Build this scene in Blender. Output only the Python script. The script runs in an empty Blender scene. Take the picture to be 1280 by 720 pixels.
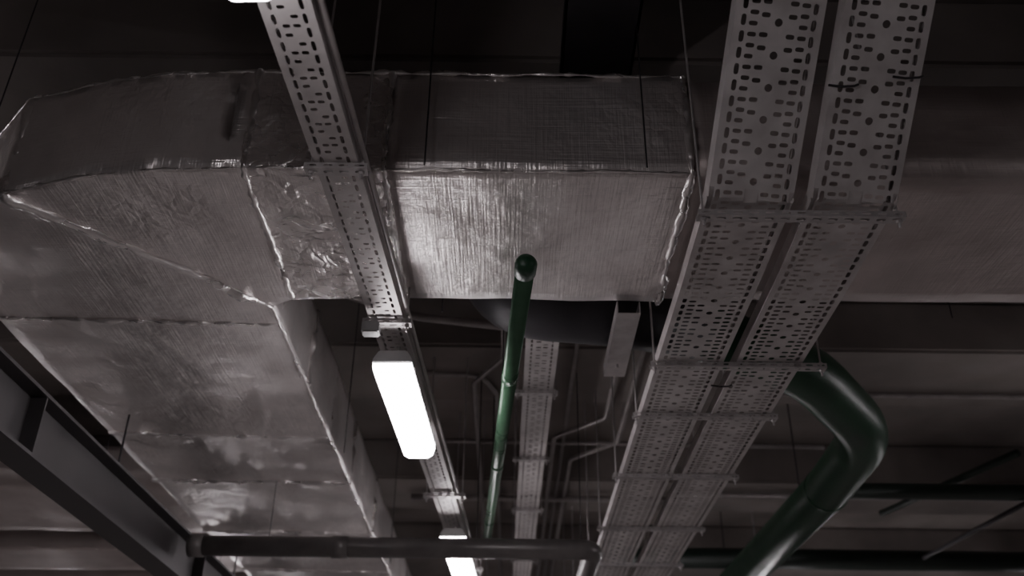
import bpy, bmesh, math, random
from mathutils import Vector, noise, Matrix
random.seed(4)
CZ = 1.5            # eye height above the garage floor; heights below are relative to the eye
def W(x, y, z): return Vector((x, y, z + CZ))

# ------------------------------------------------------------------ materials
def mat(name):
    m = bpy.data.materials.new(name); m.use_nodes = True
    nt = m.node_tree
    return m, nt, nt.nodes['Principled BSDF']
def N(nt, t, **k):
    n = nt.nodes.new(t)
    for a, b in k.items():
        if a in n.inputs.keys(): n.inputs[a].default_value = b
        else: setattr(n, a, b)
    return n
def ramp(nt, fac, c0, c1, p0=0.3, p1=0.7):
    r = nt.nodes.new('ShaderNodeValToRGB')
    r.color_ramp.elements[0].position = p0; r.color_ramp.elements[1].position = p1
    r.color_ramp.elements[0].color = (*c0, 1); r.color_ramp.elements[1].color = (*c1, 1)
    nt.links.new(fac, r.inputs[0]); return r.outputs[0]
def simple(name, c0, c1, scale=6, metallic=0.0, rough=0.5, bump=0.0, bscale=40, rvar=0.12, stretch=None):
    m, nt, b = mat(name)
    tc = N(nt, 'ShaderNodeTexCoord'); mp = N(nt, 'ShaderNodeMapping')
    if stretch: mp.inputs['Scale'].default_value = stretch
    nt.links.new(tc.outputs['Object'], mp.inputs[0])
    n = N(nt, 'ShaderNodeTexNoise'); n.inputs['Scale'].default_value = scale; n.inputs['Detail'].default_value = 6
    nt.links.new(mp.outputs[0], n.inputs['Vector'])
    nt.links.new(ramp(nt, n.outputs[0], c0, c1), b.inputs['Base Color'])
    b.inputs['Metallic'].default_value = metallic
    mr = N(nt, 'ShaderNodeMapRange'); mr.inputs[3].default_value = rough - rvar; mr.inputs[4].default_value = rough + rvar
    nt.links.new(n.outputs[0], mr.inputs[0]); nt.links.new(mr.outputs[0], b.inputs['Roughness'])
    if bump:
        n2 = N(nt, 'ShaderNodeTexNoise'); n2.inputs['Scale'].default_value = bscale; n2.inputs['Detail'].default_value = 5
        nt.links.new(mp.outputs[0], n2.inputs['Vector'])
        bp = N(nt, 'ShaderNodeBump'); bp.inputs['Strength'].default_value = bump; bp.inputs['Distance'].default_value = 0.01
        nt.links.new(n2.outputs[0], bp.inputs['Height']); nt.links.new(bp.outputs[0], b.inputs['Normal'])
    return m
def foil(name, c0, c1, rough, metallic=0.75, wr=0.5, weave=0.35, crinkle=False):
    m, nt, b = mat(name)
    tc = N(nt, 'ShaderNodeTexCoord'); O = tc.outputs['Object']
    n = N(nt, 'ShaderNodeTexNoise'); n.inputs['Scale'].default_value = 3.5; n.inputs['Detail'].default_value = 7
    nt.links.new(O, n.inputs['Vector'])
    nt.links.new(ramp(nt, n.outputs[0], c0, c1), b.inputs['Base Color'])
    b.inputs['Metallic'].default_value = metallic
    n3 = N(nt, 'ShaderNodeTexNoise'); n3.inputs['Scale'].default_value = 4; n3.inputs['Detail'].default_value = 5
    nt.links.new(O, n3.inputs['Vector'])
    mr = N(nt, 'ShaderNodeMapRange'); mr.inputs[1].default_value = .35; mr.inputs[2].default_value = .65
    mr.inputs[3].default_value = rough - .07; mr.inputs[4].default_value = rough + .07
    nt.links.new(n3.outputs[0], mr.inputs[0]); nt.links.new(mr.outputs[0], b.inputs['Roughness'])
    prev = None
    for sc in ((110, 4, 4), (4, 110, 4), (4, 4, 110)):      # scrim weave threads
        mp = N(nt, 'ShaderNodeMapping'); mp.inputs['Scale'].default_value = sc
        nt.links.new(O, mp.inputs[0])
        w = N(nt, 'ShaderNodeTexNoise'); w.inputs['Scale'].default_value = 1.0; w.inputs['Detail'].default_value = 3
        nt.links.new(mp.outputs[0], w.inputs['Vector'])
        bb = N(nt, 'ShaderNodeBump'); bb.inputs['Strength'].default_value = weave; bb.inputs['Distance'].default_value = 0.006
        nt.links.new(w.outputs[0], bb.inputs['Height'])
        if prev: nt.links.new(prev.outputs[0], bb.inputs['Normal'])
        prev = bb
    for sc, dist in ((4, .045), (13, .009)):
        v = N(nt, 'ShaderNodeTexNoise'); v.inputs['Scale'].default_value = sc; v.inputs['Detail'].default_value = 3
        v.inputs['Distortion'].default_value = .2
        nt.links.new(O, v.inputs['Vector'])
        b2 = N(nt, 'ShaderNodeBump'); b2.inputs['Strength'].default_value = wr; b2.inputs['Distance'].default_value = dist
        nt.links.new(v.outputs[0], b2.inputs['Height']); nt.links.new(prev.outputs[0], b2.inputs['Normal'])
        prev = b2
    if crinkle:     # crumpled, creased foil in patches (random)
        v = N(nt, 'ShaderNodeTexVoronoi'); v.feature = 'DISTANCE_TO_EDGE'; v.inputs['Scale'].default_value = 11
        dn = N(nt, 'ShaderNodeTexNoise'); dn.inputs['Scale'].default_value = 6; dn.inputs['Detail'].default_value = 3
        nt.links.new(O, dn.inputs['Vector'])
        va = N(nt, 'ShaderNodeVectorMath'); va.operation = 'MULTIPLY_ADD'; va.inputs[1].default_value = (.25, .25, .25)
        nt.links.new(dn.outputs['Color'], va.inputs[0]); nt.links.new(O, va.inputs[2]); nt.links.new(va.outputs[0], v.inputs['Vector'])
        mk = N(nt, 'ShaderNodeTexNoise'); mk.inputs['Scale'].default_value = 1.6; mk.inputs['Detail'].default_value = 2
        nt.links.new(O, mk.inputs['Vector'])
        mm = N(nt, 'ShaderNodeMapRange'); mm.inputs[1].default_value = .52; mm.inputs[2].default_value = .68
        mm.inputs[3].default_value = .0; mm.inputs[4].default_value = .6
        nt.links.new(mk.outputs[0], mm.inputs[0])
        b3 = N(nt, 'ShaderNodeBump'); b3.inputs['Distance'].default_value = .018
        if crinkle == 2: b3.inputs['Strength'].default_value = .75
        else: nt.links.new(mm.outputs[0], b3.inputs['Strength'])
        nt.links.new(v.outputs['Distance'], b3.inputs['Height']); nt.links.new(prev.outputs[0], b3.inputs['Normal'])
        prev = b3
    nt.links.new(prev.outputs[0], b.inputs['Normal'])
    return m

M_foil = foil('foil_wrap', (.68, .63, .62), (.90, .85, .84), .35, .80, .5, .45, 1)
M_foilc = foil('foil_wrap_crinkled', (.72, .67, .66), (.92, .87, .86), .28, .85, .7, .4, 2)
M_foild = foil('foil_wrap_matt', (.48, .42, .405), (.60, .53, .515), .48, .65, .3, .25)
M_tape = foil('foil_tape', (.66, .62, .61), (.88, .84, .83), .3, .9, .9, .1)
M_galv = simple('galvanised_tray', (.50, .465, .46), (.68, .64, .635), 9, .35, .48)
M_strut = simple('galvanised_strut', (.42, .39, .39), (.58, .55, .55), 14, .5, .42)
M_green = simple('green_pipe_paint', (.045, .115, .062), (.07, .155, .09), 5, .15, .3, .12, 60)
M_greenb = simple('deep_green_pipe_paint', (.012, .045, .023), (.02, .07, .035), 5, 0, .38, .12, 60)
M_greend = simple('dark_green_pipe_paint', (.012, .022, .017), (.02, .032, .025), 5, 0, .4, .12, 60)
M_pipe = simple('grey_brown_pipe_paint', (.12, .108, .107), (.18, .165, .16), 7, .2, .36)
M_black = simple('black_rubber_insulation', (.012, .011, .013), (.025, .022, .026), 8, 0, .5, .1)
M_beam = simple('painted_steel_beam', (.06, .055, .057), (.09, .082, .085), 4, .2, .5)
M_conc = simple('concrete_ceiling', (.15, .130, .122), (.28, .245, .232), 1.3, 0, .85, .3, 18)
M_wall = simple('concrete_wall', (.15, .14, .14), (.22, .21, .20), 1, 0, .85, .3, 14)
M_floor = simple('concrete_floor', (.22, .205, .20), (.34, .32, .31), .8, 0, .45, .1, 20)
M_cond = simple('conduit', (.26, .235, .23), (.38, .345, .34), 9, .3, .4)
M_dark = simple('dark_ceiling_trunking', (.03, .027, .03), (.05, .045, .05), 6, .2, .5)
M_lampb = simple('lamp_housing_grey', (.42, .42, .42), (.5, .5, .5), 6, 0, .4)
def emis(name, col, s):
    m, nt, b = mat(name)
    b.inputs['Base Color'].default_value = (.9, .9, .9, 1)
    tc = N(nt, 'ShaderNodeTexCoord'); w = N(nt, 'ShaderNodeTexNoise'); w.inputs['Scale'].default_value = 5
    nt.links.new(tc.outputs['Object'], w.inputs['Vector'])
    mr = N(nt, 'ShaderNodeMapRange'); mr.inputs[3].default_value = s * .9; mr.inputs[4].default_value = s * 1.1
    nt.links.new(w.outputs[0], mr.inputs[0]); nt.links.new(mr.outputs[0], b.inputs['Emission Strength'])
    b.inputs['Emission Color'].default_value = (*col, 1)
    return m
M_emit = emis('lamp_diffuser_lit', (1, .94, .97), 33)

# ------------------------------------------------------------------ helpers
def empty(name, loc=(0, 0, 0)):
    e = bpy.data.objects.new(name, None); e.location = loc; e.empty_display_size = .1
    bpy.context.collection.objects.link(e); return e
def obj(name, bm, m, parent=None, smooth=False):
    me = bpy.data.meshes.new(name); bm.normal_update(); bm.to_mesh(me); bm.free()
    for p in me.polygons: p.use_smooth = smooth
    me.materials.append(m)
    o = bpy.data.objects.new(name, me); bpy.context.collection.objects.link(o)
    if parent: o.parent = parent
    return o
def box_bm(bm, x0, x1, y0, y1, z0, z1):
    vs = [bm.verts.new(W(x, y, z)) for x in (x0, x1) for y in (y0, y1) for z in (z0, z1)]
    for f in ((0,1,3,2),(4,6,7,5),(0,4,5,1),(2,3,7,6),(0,2,6,4),(1,5,7,3)):
        bm.faces.new([vs[i] for i in f])
def boxes(name, L, m, parent=None, bev=0):
    bm = bmesh.new()
    for b in L: box_bm(bm, *b)
    if bev: bmesh.ops.bevel(bm, geom=bm.edges[:], offset=bev, segments=2, affect='EDGES')
    bmesh.ops.recalc_face_normals(bm, faces=bm.faces)
    return obj(name, bm, m, parent)
def fillet(pts, r, n=8):
    pts = [Vector(p) for p in pts]; out = [pts[0]]
    for i in range(1, len(pts) - 1):
        a, b, c = pts[i-1], pts[i], pts[i+1]
        d1 = (a - b).normalized(); d2 = (c - b).normalized()
        ang = d1.angle(d2)
        if ang > 3.1: out.append(b); continue
        cut = min(r / math.tan(ang / 2), (a-b).length * .49, (c-b).length * .49)
        p1 = b + d1 * cut; p2 = b + d2 * cut
        for k in range(n + 1):
            t = k / n; out.append(p1 * (1-t)**2 + b * 2*t*(1-t) + p2 * t*t)
    out.append(pts[-1]); return out
def tube_bm(bm, pts, r, seg=20, cap=True):
    pts = [Vector(p) for p in pts]; rings = []; up = None
    for i, p in enumerate(pts):
        t = ((pts[min(i+1, len(pts)-1)] - pts[max(i-1, 0)])).normalized()
        if up is None:
            up = Vector((0, 0, 1)) if abs(t.z) < .9 else Vector((1, 0, 0))
        up = (up - t * up.dot(t)).normalized(); s = t.cross(up)
        rr = r[i] if isinstance(r, (list, tuple)) else r
        rings.append([bm.verts.new(p + (up * math.cos(a) + s * math.sin(a)) * rr)
                      for a in [2*math.pi*k/seg for k in range(seg)]])
    for a, b in zip(rings, rings[1:]):
        for k in range(seg): bm.faces.new((a[k], a[(k+1) % seg], b[(k+1) % seg], b[k]))
    if cap:
        bm.faces.new(rings[0]); bm.faces.new(rings[-1])
def tube(name, pts, r, m, parent=None, seg=20, rad=0.0, n=8):
    P = [W(*p) for p in pts]
    if rad: P = fillet(P, rad, n)
    bm = bmesh.new(); tube_bm(bm, P, r, seg); bmesh.ops.recalc_face_normals(bm, faces=bm.faces)
    return obj(name, bm, m, parent, True)

# ------------------------------------------------------------------ room shell
CEIL = 3.15; XL, XR, Y0, Y1 = -9., 9., -7., 22.
boxes('floor', [(XL, XR, Y0, Y1, -CZ - .2, -CZ)], M_floor)
boxes('ceiling', [(XL, XR, Y0, Y1, CEIL, CEIL + .2)], M_conc)
boxes('wall_left', [(XL - .2, XL, Y0, Y1, -CZ, CEIL)], M_wall)
boxes('wall_right', [(XR, XR + .2, Y0, Y1, -CZ, CEIL)], M_wall)
boxes('wall_back', [(XL, XR, Y1, Y1 + .2, -CZ, CEIL)], M_wall)
boxes('wall_front', [(XL, XR, Y0 - .2, Y0, -CZ, CEIL)], M_wall)
e = empty('concrete_ceiling_beams')
BEAMS = [5.6 + i * 2.65 for i in range(-4, 6)]
for i, y in enumerate(BEAMS):
    boxes('beam_%d' % (i + 1), [(XL, XR, y, y + .9, 2.78, CEIL)], M_conc, e, .02)
def top(y): return 2.779 if any(b - .02 < y < b + .92 for b in BEAMS) else CEIL - .001

# ------------------------------------------------------------------ insulated L-shaped air duct
def duct_bm(outline, z0, z1, step=.06, amp=.008, fine=.1):
    bm = bmesh.new()
    lo = [bm.verts.new(W(x, y, z0)) for x, y in outline]; hi = [bm.verts.new(W(x, y, z1)) for x, y in outline]
    bm.faces.new(lo); bm.faces.new(hi)
    n = len(outline)
    for i in range(n): bm.faces.new((lo[i], lo[(i+1) % n], hi[(i+1) % n], hi[i]))
    bmesh.ops.recalc_face_normals(bm, faces=bm.faces)
    xs = [p[0] for p in outline]; ys = [p[1] for p in outline]
    def cut(a0, a1, no, ax):
        v = a0 + step
        while v < a1 - step * .3:
            co = Vector((0, 0, 0)); co[ax] = v
            bmesh.ops.bisect_plane(bm, geom=bm.verts[:] + bm.edges[:] + bm.faces[:], plane_co=co, plane_no=no)
            v += step
    cut(min(xs), max(xs), Vector((1, 0, 0)), 0); cut(min(ys), max(ys), Vector((0, 1, 0)), 1)
    cut(z0 + CZ, z1 + CZ, Vector((0, 0, 1)), 2)
    bm.normal_update()
    for v in bm.verts:
        p = v.co
        h = noise.noise(p * 2.1) * 1.0 + noise.noise(p * 5.3) * .4 + noise.noise(p * 11) * fine
        v.co = p + v.normal * (h * amp)
    return bm
duct = empty('insulated_air_duct')
FR = [(-1.0, 2.67), (-1.25, 2.685), (-1.5, 2.73), (-1.86, 2.84), (-2.3, 3.3)]
obj('duct_centre_run', duct_bm([(.62, 2.67), (-.45, 2.67), (-.45, 3.58), (.62, 3.58)], 2.0, 2.44, .05, .011), M_foil, duct, True)
obj('duct_crinkled_section', duct_bm([(-.44, 2.667), (-.94, 2.667), (-.94, 3.583), (-.44, 3.583)], 1.997, 2.443, .02, .011, .4), M_foilc, duct, True)
obj('duct_elbow_run', duct_bm([(-.93, 2.67)] + FR + [(-2.3, 12), (-1.04, 12), (-1.04, 3.66), (-.93, 3.58)], 2.0, 2.44, .05, .011), M_foil, duct, True)
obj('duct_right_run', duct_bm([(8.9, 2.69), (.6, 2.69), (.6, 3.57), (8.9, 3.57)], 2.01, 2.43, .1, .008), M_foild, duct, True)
def crumple(bm, amp=.006, f=14):
    bm.normal_update()
    for v in bm.verts:
        v.co += v.normal * (noise.noise(v.co * f) * amp * 1.4 + noise.noise(v.co * f * 2.7) * amp)
def band(name, loop, w, th, m=M_tape):
    """taped flange ridge following a 3-D polyline, crumpled"""
    P = []
    for a, b in zip(loop, loop[1:]):
        a = W(*a); b = W(*b); n = max(1, int((b - a).length / .02))
        P += [a.lerp(b, k / n) for k in range(n)]
    P.append(W(*loop[-1]))
    P = [p + Vector((noise.noise(p * 5), noise.noise(p * 5 + Vector((7, 0, 0))), 0)) * .008 for p in P]
    bm = bmesh.new()
    rr = [w * .5 * (.9 + .7 * noise.noise(p * 11)) for p in P]
    tube_bm(bm, P, rr, 10)
    crumple(bm, th, 24)
    return obj(name, bm, m, duct, True)
def ring_x(x, name, y0=2.67, y1=3.58, w=.024):
    band(name, [(x, y0, 2.44), (x, y0, 2.0), (x, y1, 2.0), (x, y1, 2.44)], w, .007)
ring_x(-.935, 'tape_ridge_1', 2.668, 3.575, .028); ring_x(-.45, 'tape_ridge_2', w=.022); ring_x(.62, 'tape_ridge_3', w=.03)
band('miter_ridge', [(-1.84, 2.85, 2.43), (-1.84, 2.85, 1.998), (-1.04, 3.66, 1.998)], .045, .007)
for i, (y, w) in enumerate(((3.80, .02), (5.2, .022), (6.02, .035), (7.2, .03), (8.4, .03), (9.8, .03))):
    band('seam_ridge_%d' % i, [(-2.3, y, 2.4), (-2.3, y, 2.0), (-1.04, y + .03, 2.0), (-1.04, y + .03, 2.43)], w, .008)
for i, y in enumerate((3.66, 4.5)):
    band('side_seam_%d' % i, [(-1.035, y, 2.0), (-1.035, y, 2.43)], .03, .008)
band('top_edge_fold', [(x, y, 2.44) for x, y in FR[::-1]] + [(.62, 2.668, 2.44)], .014, .005)
band('low_edge_fold', [(x, y, 2.0) for x, y in FR[:4][::-1]] + [(.62, 2.67, 2.0)], .009, .004)
band('inner_edge_fold', [(-1.04, 3.66, 2.0), (-1.04, 9, 2.0)], .016, .007)
for i, (a, b) in enumerate(((6.5, 7.7), (8.2, 9.0), (9.5, 10.5))):
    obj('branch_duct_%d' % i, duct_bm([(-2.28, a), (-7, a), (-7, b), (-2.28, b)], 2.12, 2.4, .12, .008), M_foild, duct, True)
bm = bmesh.new()
for x, y in ((-.3, 2.6), (.45, 2.6), (2.6, 2.6), (-1.9, 2.75), (-.3, 3.64), (1.9, 3.64), (4.5, 2.6), (-.98, 5.4), (-2.38, 5.4), (-.98, 8), (-2.38, 8)):
    tube_bm(bm, [W(x, y, 1.97), W(x, y, top(y))], .003, 6)
obj('hanger_rods', bm, M_dark, duct)

# ------------------------------------------------------------------ perforated trays
class Path:
    def __init__(s, pts):
        s.p = [Vector(p) for p in pts]; s.l = [0]
        for a, b in zip(s.p, s.p[1:]): s.l.append(s.l[-1] + (b - a).length)
    def at(s, d):
        d = max(0, min(d, s.l[-1]))
        for i in range(len(s.p) - 1):
            if d <= s.l[i+1] + 1e-9: break
        a, b = s.p[i], s.p[i+1]; t = (b - a).normalized()
        side = t.cross(Vector((0, 0, 1))).normalized(); up = side.cross(t)
        return a + t * (d - s.l[i]), side, up
def tray(name, pts, width, parent, m=M_galv, hgt=.055, wide=True):
    P = Path(pts); L = P.l[-1]; bm = bmesh.new()
    def V(a, s, h):
        p, side, up = P.at(s); q = p + side * a + up * h; return bm.verts.new(W(*q))
    def quad(a0, a1, s0, s1):
        bm.faces.new([V(a0, s0, 0), V(a1, s0, 0), V(a1, s1, 0), V(a0, s1, 0)])
    def hole(a0, a1, s0, s1, hw, hl, e=.6):
        ca, cs = (a0+a1)/2, (s0+s1)/2; O = []; I = []
        for k in range(16):
            th = 2*math.pi*k/16 + math.pi/4
            c, s = math.cos(th), math.sin(th); q = max(abs(c), abs(s))
            O.append(V(ca + c/q*(a1-a0)/2, cs + s/q*(s1-s0)/2, 0))
            I.append(V(ca + math.copysign(abs(c)**e, c)*hw, cs + math.copysign(abs(s)**e, s)*hl, 0))
        for k in range(16): bm.faces.new((O[k], O[(k+1) % 16], I[(k+1) % 16], I[k]))
    h = width / 2
    mod = .10
    n = int(L / mod)
    if wide:
        E = .016; c1 = E + .028; c2 = c1 + .036
        for i in range(n):
            s = i * mod
            ci = h - c2
            for sg in (-1, 1):
                def R(u, v): return (min(sg*(h-u), sg*(h-v)), max(sg*(h-u), sg*(h-v)))
                quad(*R(0, E), s, s + mod)
                for j in range(2): hole(*R(E, c1), s + j*.05, s + j*.05 + .05, .0080, .0170)
                for j in range(3):
                    hole(*R(c1, c2), s + j*mod/3, s + (j+1)*mod/3, .0140, .0070)
                A = (min(sg*.024, sg*ci), max(sg*.024, sg*ci))
                hole(*A, s, s + .03, (ci-.024)*.36, .0075)
                quad(*A, s + .03, s + .04)
                hole(*A, s + .04, s + .07, (ci-.024)*.36, .0075)
                quad(*A, s + .07, s + mod)
            quad(-.024, .024, s, s + .05); hole(-.024, .024, s + .05, s + mod, .0125, .0125, 1)
    else:
        E = .014; q = (h - E) / 2
        for i in range(n):
            s = i * mod
            for sg in (-1, 1):
                def R(u, v): return (min(sg*(h-u), sg*(h-v)), max(sg*(h-u), sg*(h-v)))
                quad(*R(0, E), s, s + mod)
                for j in range(2): hole(*R(E, E + q), s + j*.05, s + j*.05 + .05, .0058, .0175)
                for j in range(3): hole(*R(E + q, h), s + j*mod/3, s + (j+1)*mod/3, q*.36, .0062) if (j + (sg > 0)) % 3 else quad(*R(E+q, h), s + j*mod/3, s + (j+1)*mod/3)
    ss = sorted(set([0, n*mod] + [d for d in P.l if 0 < d < n*mod]))
    for a, b in [(a + 1e-4, b - 1e-4) for a, b in zip(ss, ss[1:])]:
        for sg in (-1, 1):
            prof = [(h, 0), (h, hgt), (h - .012, hgt), (h - .012, hgt - .008)]
            r0 = [V(sg*u, a, v) for u, v in prof]; r1 = [V(sg*u, b, v) for u, v in prof]
            for k in range(3): bm.faces.new((r0[k], r0[k+1], r1[k+1], r1[k]))
            prof = [(h - .0015, 0), (h - .0015, hgt)]
            r0 = [V(sg*u, a, v) for u, v in prof]; r1 = [V(sg*u, b, v) for u, v in prof]
            bm.faces.new((r0[0], r1[0], r1[1], r0[1]))
    return obj(name, bm, m, parent)
def strut(name, xa, xb, y, z, parent, w=.041, rods=True):
    """slotted C-channel bracket with threaded rods, nuts and washers"""
    bm = bmesh.new()
    def q(x, yy, zz): return bm.verts.new(W(x, yy, zz))
    L = xb - xa; n = max(2, int(L / .05)); c = L / n
    def cells(fn):
        for i in range(n):
            x0 = xa + i*c; x1 = x0 + c; cx = (x0+x1)/2; O = []; I = []
            for k in range(16):
                th = 2*math.pi*k/16 + math.pi/4; co, si = math.cos(th), math.sin(th); g = max(abs(co), abs(si))
                O.append(fn(cx + co/g*c/2, si/g*.5)); I.append(fn(cx + math.copysign(abs(co)**.6, co)*c*.3, math.copysign(abs(si)**.6, si)*.17))
            for k in range(16): bm.faces.new((O[k], O[(k+1) % 16], I[(k+1) % 16], I[k]))
    cells(lambda x, t: q(x, y + w*(t + .5), z))
    cells(lambda x, t: q(x, y, z + .021*(t + .5)))
    cells(lambda x, t: q(x, y + w, z + .021*(t + .5)))
    o = obj(name, bm, M_strut, parent)
    if rods:
        bm = bmesh.new()
        for x in (xa + .02, xb - .02):
            tube_bm(bm, [W(x, y + w/2, z - .03), W(x, y + w/2, top(y + w/2))], .0045, 8)
            tube_bm(bm, [W(x, y + w/2, z - .012), W(x, y + w/2, z - .002)], .010, 6)
            tube_bm(bm, [W(x, y + w/2, z + .023), W(x, y + w/2, z + .032)], .010, 6)
        bmesh.ops.recalc_face_normals(bm, faces=bm.faces)
        obj(name + '_rods', bm, M_strut, parent)
    return o

e = empty('perforated_cable_tray')
def dbl(x, dx): return [(x + dx, -3, 2.70), (x + dx, 1.68, 2.70), (x, 2.57, 1.82), (x, 3.1, 1.8), (x, 14, 1.8)]
tray('tray_left', dbl(.775, .10), .285, e)
tray('tray_right', dbl(1.115, .09), .285, e)
for i, (y, xa, xb) in enumerate(((2.59, .605, 1.285), (3.74, .60, 1.36), (4.31, .59, 1.29), (5.2, .58, 1.29), (6.25, .58, 1.29), (7.2, .58, 1.3), (9, .58, 1.3), (10.5, .58, 1.3))):
    strut('bracket_%d' % i, xa, xb, y, 1.775, e)
bm = bmesh.new()      # small wire clips that lock the tray sheets together
for x, y, z in ((1.04, 2.30, 2.075), (1.24, 2.28, 2.095), (.955, 3.98, 1.793)):
    tube_bm(bm, [W(x - .05, y, z), W(x - .01, y, z - .006), W(x + .03, y - .004, z - .006), W(x + .045, y, z + .004)], .004, 8)
obj('sheet_clips', bm, M_dark, e, True)

e = empty('perforated_cable_tray')
lp = [(-.70, -3, 1.85), (-.592, 1.75, 1.85), (-.385, 6.4, 1.85), (-.25, 10, 1.85)]
tray('tray_sheet', lp, .14, e, wide=False, hgt=.05)
for i, (y, xa, xb) in enumerate(((2.43, -.66, -.46), (3.47, -.61, -.41), (5.75, -.53, -.27), (7.6, -.45, -.2))):
    strut('bracket_%d' % i, xa, xb, y, 1.825, e)
tube('companion_conduit', [(-.61, -3, 1.88), (-.505, 1.75, 1.88), (-.297, 6.4, 1.88), (-.16, 10, 1.88)], .010, M_cond, e, 10)

e = empty('perforated_cable_tray')
tray('tray_sheet', [(.17, 4.35, 2.33), (.12, 12, 2.33)], .18, e, wide=False)
for i, y in enumerate((5.25, 6.4, 7.6, 9.2)):
    strut('bracket_%d' % i, .02, .28, y, 2.30, e)

# ------------------------------------------------------------------ lamps
def lamp(x, y, L, z, rot=0.0, w=.155, hang=None):
    e = empty('fluorescent_ceiling_lamp', W(x, y, z)); e.rotation_euler[2] = rot
    def prof_obj(name, prof, y0, y1, m, bev=0):
        bm = bmesh.new()
        a = [bm.verts.new((px, y0, pz)) for px, pz in prof]; b = [bm.verts.new((px, y1, pz)) for px, pz in prof]
        n = len(prof)
        for k in range(n): bm.faces.new((a[k], a[(k+1) % n], b[(k+1) % n], b[k]))
        bm.faces.new(a); bm.faces.new(b)
        bmesh.ops.recalc_face_normals(bm, faces=bm.faces)
        if bev: bmesh.ops.bevel(bm, geom=bm.edges[:], offset=bev, segments=2, affect='EDGES')
        return obj(name, bm, m, e)
    h = w / 2
    prof_obj('diffuser', [(-h*.97, .03), (-h*.97, .01), (-h*.85, -.022), (-h*.55, -.036), (h*.55, -.036), (h*.85, -.022), (h*.97, .01), (h*.97, .03)], -L/2 + .008, L/2 - .008, M_emit)
    prof_obj('housing', [(-h, .028), (-h, .045), (-h*.7, .085), (h*.7, .085), (h, .045), (h, .028)], -L/2, L/2, M_lampb, .004)
    bm = bmesh.new()
    for k in range(5):
        yy = -L/2 + L*(k + .5)/5
        for sg in (-1, 1):
            x0, x1 = sorted((sg*h*.99, sg*(h + .003)))
            vs = [bm.verts.new((a, b, c)) for a in (x0, x1) for b in (yy - .008, yy + .008) for c in (.02, .05)]
            for f in ((0,1,3,2),(4,6,7,5),(0,4,5,1),(2,3,7,6),(0,2,6,4),(1,5,7,3)): bm.faces.new([vs[i] for i in f])
    for yy in (-L*.35, L*.35):
        tube_bm(bm, [Vector((0, yy, .08)), Vector((0, yy, (1.848 - z) if hang is None else top(y + yy) - z))], .006, 8)
    obj('clips', bm, M_strut, e)
    return e
rt = -.038
lamp(-.475, 4.09, .98, 1.68, rt, .165)
lamp(-.345, 6.80, 1.15, 1.68, rt, .17)
lamp(-.25, 9.4, 1.15, 1.68, rt)
lamp(-.635, 1.03, 1.15, 1.71, rt, .14)
for x, y in ((-4.4, 3.6), (4.5, -.8), (4.3, 5.2)): lamp(x, y, 1.15, 1.85, hang=1)  # unseen side lamps, added as fill light
for x in (-6.5, -3.2, 2.6, 6.0):  # added far lamps, out of view, to brighten ceiling, duct undersides and foil reflections
    for y in (10.5, 14): lamp(x, y, 1.15, 1.85, hang=1)
boxes('junction_box', [(-.60, -.53, 3.40, 3.46, 1.75, 1.80)], M_lampb, None, .006)

# ------------------------------------------------------------------ pipes
e = empty('green_sprinkler_pipe')
a = Vector((.046, 2.80, 1.70)); b = Vector((-.20, 8.2, 2.14))
tube('pipe_body', [a, b], .034, M_green, e, 24)
d = (b - a).normalized()
tube('end_cap', [a - d*.035, a - d*.028, a - d*.01, a + d*.05, a + d*.055], [.012, .03, .039, .039, .034], M_greenb, e, 24)
for i, k in enumerate((1.05, 2.6, 4.2)):
    tube('coupling_%d' % i, [a + d*k, a + d*(k + .09)], .037, M_green, e, 24)
bm = bmesh.new()
for k in (.5, 2.0, 3.6):
    p = a + d*k; tube_bm(bm, [W(p.x, p.y, p.z + .03), W(p.x, p.y, 1.99 if k < .6 else top(p.y))], .004, 8)
obj('pipe_hangers', bm, M_dark, e)

e = empty('large_green_pipe')
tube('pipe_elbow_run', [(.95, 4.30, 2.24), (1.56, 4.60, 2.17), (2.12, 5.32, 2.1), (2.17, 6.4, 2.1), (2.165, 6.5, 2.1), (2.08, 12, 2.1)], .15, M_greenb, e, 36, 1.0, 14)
tube('flange', [(2.168, 6.35, 2.1), (2.168, 6.38, 2.1)], .155, M_greenb, e, 36)
tube('flange_far', [(2.123, 9.2, 2.1), (2.123, 9.23, 2.1)], .155, M_greenb, e, 36)
bm = bmesh.new()
for y in (6.9, 9.6): tube_bm(bm, [W(2.15, y, 2.2), W(2.15, y, top(y))], .006, 8)
obj('pipe_hangers', bm, M_dark, e)
e2 = empty('black_insulated_pipe')
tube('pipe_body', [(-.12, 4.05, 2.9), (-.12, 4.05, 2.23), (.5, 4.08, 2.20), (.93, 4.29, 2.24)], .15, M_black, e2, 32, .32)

e = empty('grey_cross_pipe')
tube('pipe_body', [(-1.95, 6.0, 1.57), (.53, 5.98, 1.57), (.50, 12, 1.57)], .062, M_pipe, e, 24, .12)
tube('coupling', [(-1.1, 5.995, 1.57), (-1.0, 5.994, 1.57)], .068, M_pipe, e, 24)
tube('left_end', [(-1.9, 6.0, 1.57), (-1.96, 6.0, 1.57), (-1.99, 6.0, 1.57)], .07, M_pipe, e, 24)
bm = bmesh.new()
for x in (-1.5, -.2, .45): tube_bm(bm, [W(x, 5.99, 1.62), W(x, 5.99, top(5.99) if x > -1 else 1.99)], .003, 8)
obj('pipe_hangers', bm, M_dark, e)
e = empty('dark_green_cross_pipe')
tube('pipe_body', [(2.5, 7.6, 2.5), (8.9, 7.6, 2.5)], .065, M_greend, e, 20)
e = empty('dark_green_cross_pipe')
tube('pipe_body', [(1.0, 9.6, 2.45), (8.9, 9.6, 2.45)], .10, M_greend, e, 20)
e = empty('overhead_water_pipe')
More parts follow.
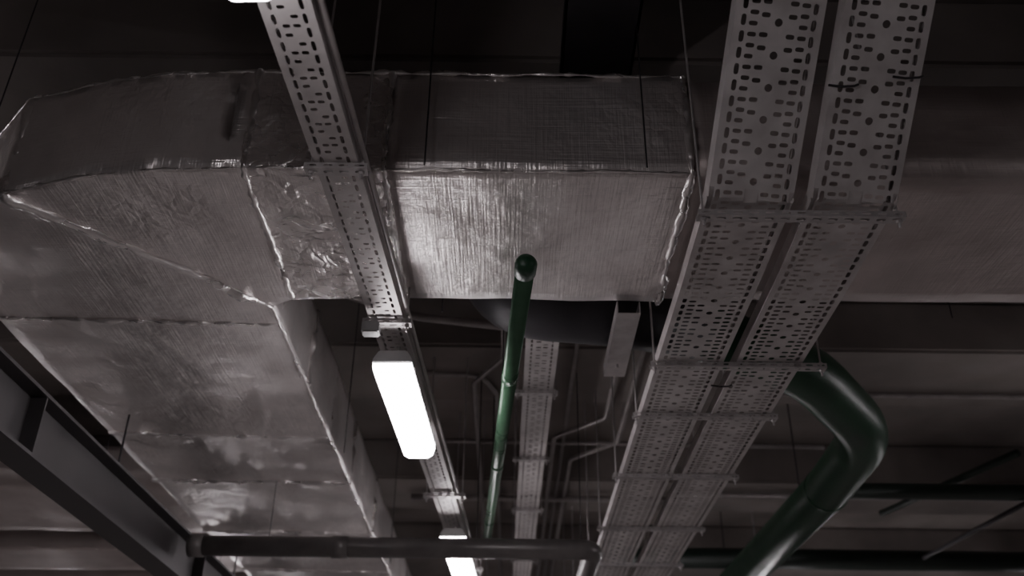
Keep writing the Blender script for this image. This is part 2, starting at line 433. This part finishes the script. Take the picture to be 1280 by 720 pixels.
tube('pipe_diagonal', [(3.4, 8.6, 2.62), (3.9, 7.0, 2.62)], .03, M_greend, e, 14)
tube('pipe_diagonal_2', [(4.0, 9.3, 2.4), (4.2, 7.2, 2.4)], .02, M_dark, e, 14)

# ------------------------------------------------------------------ steel I-beam lower left
e = empty('steel_i_beam')
boxes('i_profile', [(-2.16, -2.0, -2, 13, 1.37, 1.385), (-2.16, -2.0, -2, 13, 1.64, 1.655), (-2.085, -2.075, -2, 13, 1.385, 1.64)], M_beam, e)
boxes('stiffeners', [(-2.155, -2.005, y, y + .012, 1.385, 1.64) for y in (3.85, 6.4, 8.9)], M_beam, e)
bm = bmesh.new()
for y in (4.9, 7.4, 9.9): tube_bm(bm, [W(-2.08, y, 1.64), W(-2.08, y, 1.99)], .006, 6)
obj('hanger', bm, M_dark, e)

# ------------------------------------------------------------------ conduits and clutter behind duct
e = empty('electrical_conduit')
tube('conduit_1', [(-.95, 4.2, 2.6), (-.72, 4.3, 2.5), (-.62, 5.2, 2.5), (-.5, 12, 2.5)], .014, M_cond, e, 10, .15)
tube('conduit_2', [(-.8, 4.6, 2.62), (-.70, 5.2, 2.62), (-.55, 12, 2.62)], .014, M_cond, e, 10, .15)
tube('conduit_3', [(.42, 12, 2.74), (.42, 6.0, 2.74), (.42, 5.4, 2.74)], .014, M_cond, e, 10, .15)
tube('conduit_4', [(.34, 12, 2.7), (.34, 7.0, 2.7), (.7, 6.6, 2.7), (.7, 5.2, 2.7)], .018, M_cond, e, 10, .15)
tube('conduit_5', [(.50, 12, 2.74), (.50, 7.6, 2.74), (.85, 7.2, 2.74), (.85, 5.2, 2.74)], .018, M_cond, e, 10, .15)
tube('conduit_6', [(-1.0, 4.75, 2.70), (-.6, 5.05, 2.70), (.1, 5.2, 2.70), (1.5, 5.15, 2.70)], .024, M_cond, e, 10, .5)
tube('conduit_7', [(-.9, 7.2, 2.74), (2.5, 7.25, 2.74)], .018, M_cond, e, 10, .2)
tube('conduit_8', [(-.25, 12, 2.7), (-.25, 6.0, 2.7), (-.05, 5.6, 2.7), (-.05, 4.6, 2.7)], .016, M_cond, e, 10, .15)
tube('conduit_9', [(-.9, 5.95, 2.75), (-.2, 5.98, 2.75), (-.1, 6.3, 2.75), (-.1, 12, 2.75)], .016, M_cond, e, 10, .2)
tube('conduit_10', [(1.5, 8.5, 2.74), (8.8, 8.5, 2.74)], .025, M_cond, e, 10)
tube('conduit_11', [(1.5, 6.2, 2.74), (8.8, 6.25, 2.74)], .02, M_cond, e, 10)
tube('conduit_12', [(-.9, 8.6, 2.72), (1.6, 8.6, 2.72)], .03, M_cond, e, 10)
e = empty('steel_angle_channel')
boxes('channel', [(.45, .55, 3.60, 4.24, 1.95, 1.955), (.545, .55, 3.60, 4.24, 1.955, 2.01), (.45, .455, 3.60, 4.24, 1.955, 2.01)], M_strut, e)
bm = bmesh.new(); tube_bm(bm, [W(.50, 4.1, 1.93), W(.50, 4.1, 2.045)], .006, 8)
obj('channel_rods', bm, M_strut, e)
e = empty('overhead_cable_trunking')
boxes('trunk', [(.18, .46, -3, 3.1, 2.62, 2.63), (.18, .19, -3, 3.1, 2.62, 2.70), (.45, .46, -3, 3.1, 2.62, 2.70)], M_dark, e)

# ------------------------------------------------------------------ world + camera
w = bpy.data.worlds.new('garage_air'); bpy.context.scene.world = w; w.use_nodes = True
w.node_tree.nodes['Background'].inputs[0].default_value = (.5, .45, .5, 1)
w.node_tree.nodes['Background'].inputs[1].default_value = .05
cd = bpy.data.cameras.new('camera'); cam = bpy.data.objects.new('camera', cd)
bpy.context.collection.objects.link(cam); bpy.context.scene.camera = cam
cd.sensor_width = 36; cd.lens = 1200 / 1280 * 36; cd.clip_start = .05
cam.matrix_world = Matrix.Translation((0, 0, CZ)) @ Matrix.Rotation(math.radians(90 + 29.9), 4, 'X') @ Matrix.Rotation(math.radians(.7), 4, 'Z')
cd.dof.use_dof = True; cd.dof.focus_distance = 3.4; cd.dof.aperture_fstop = 2.0
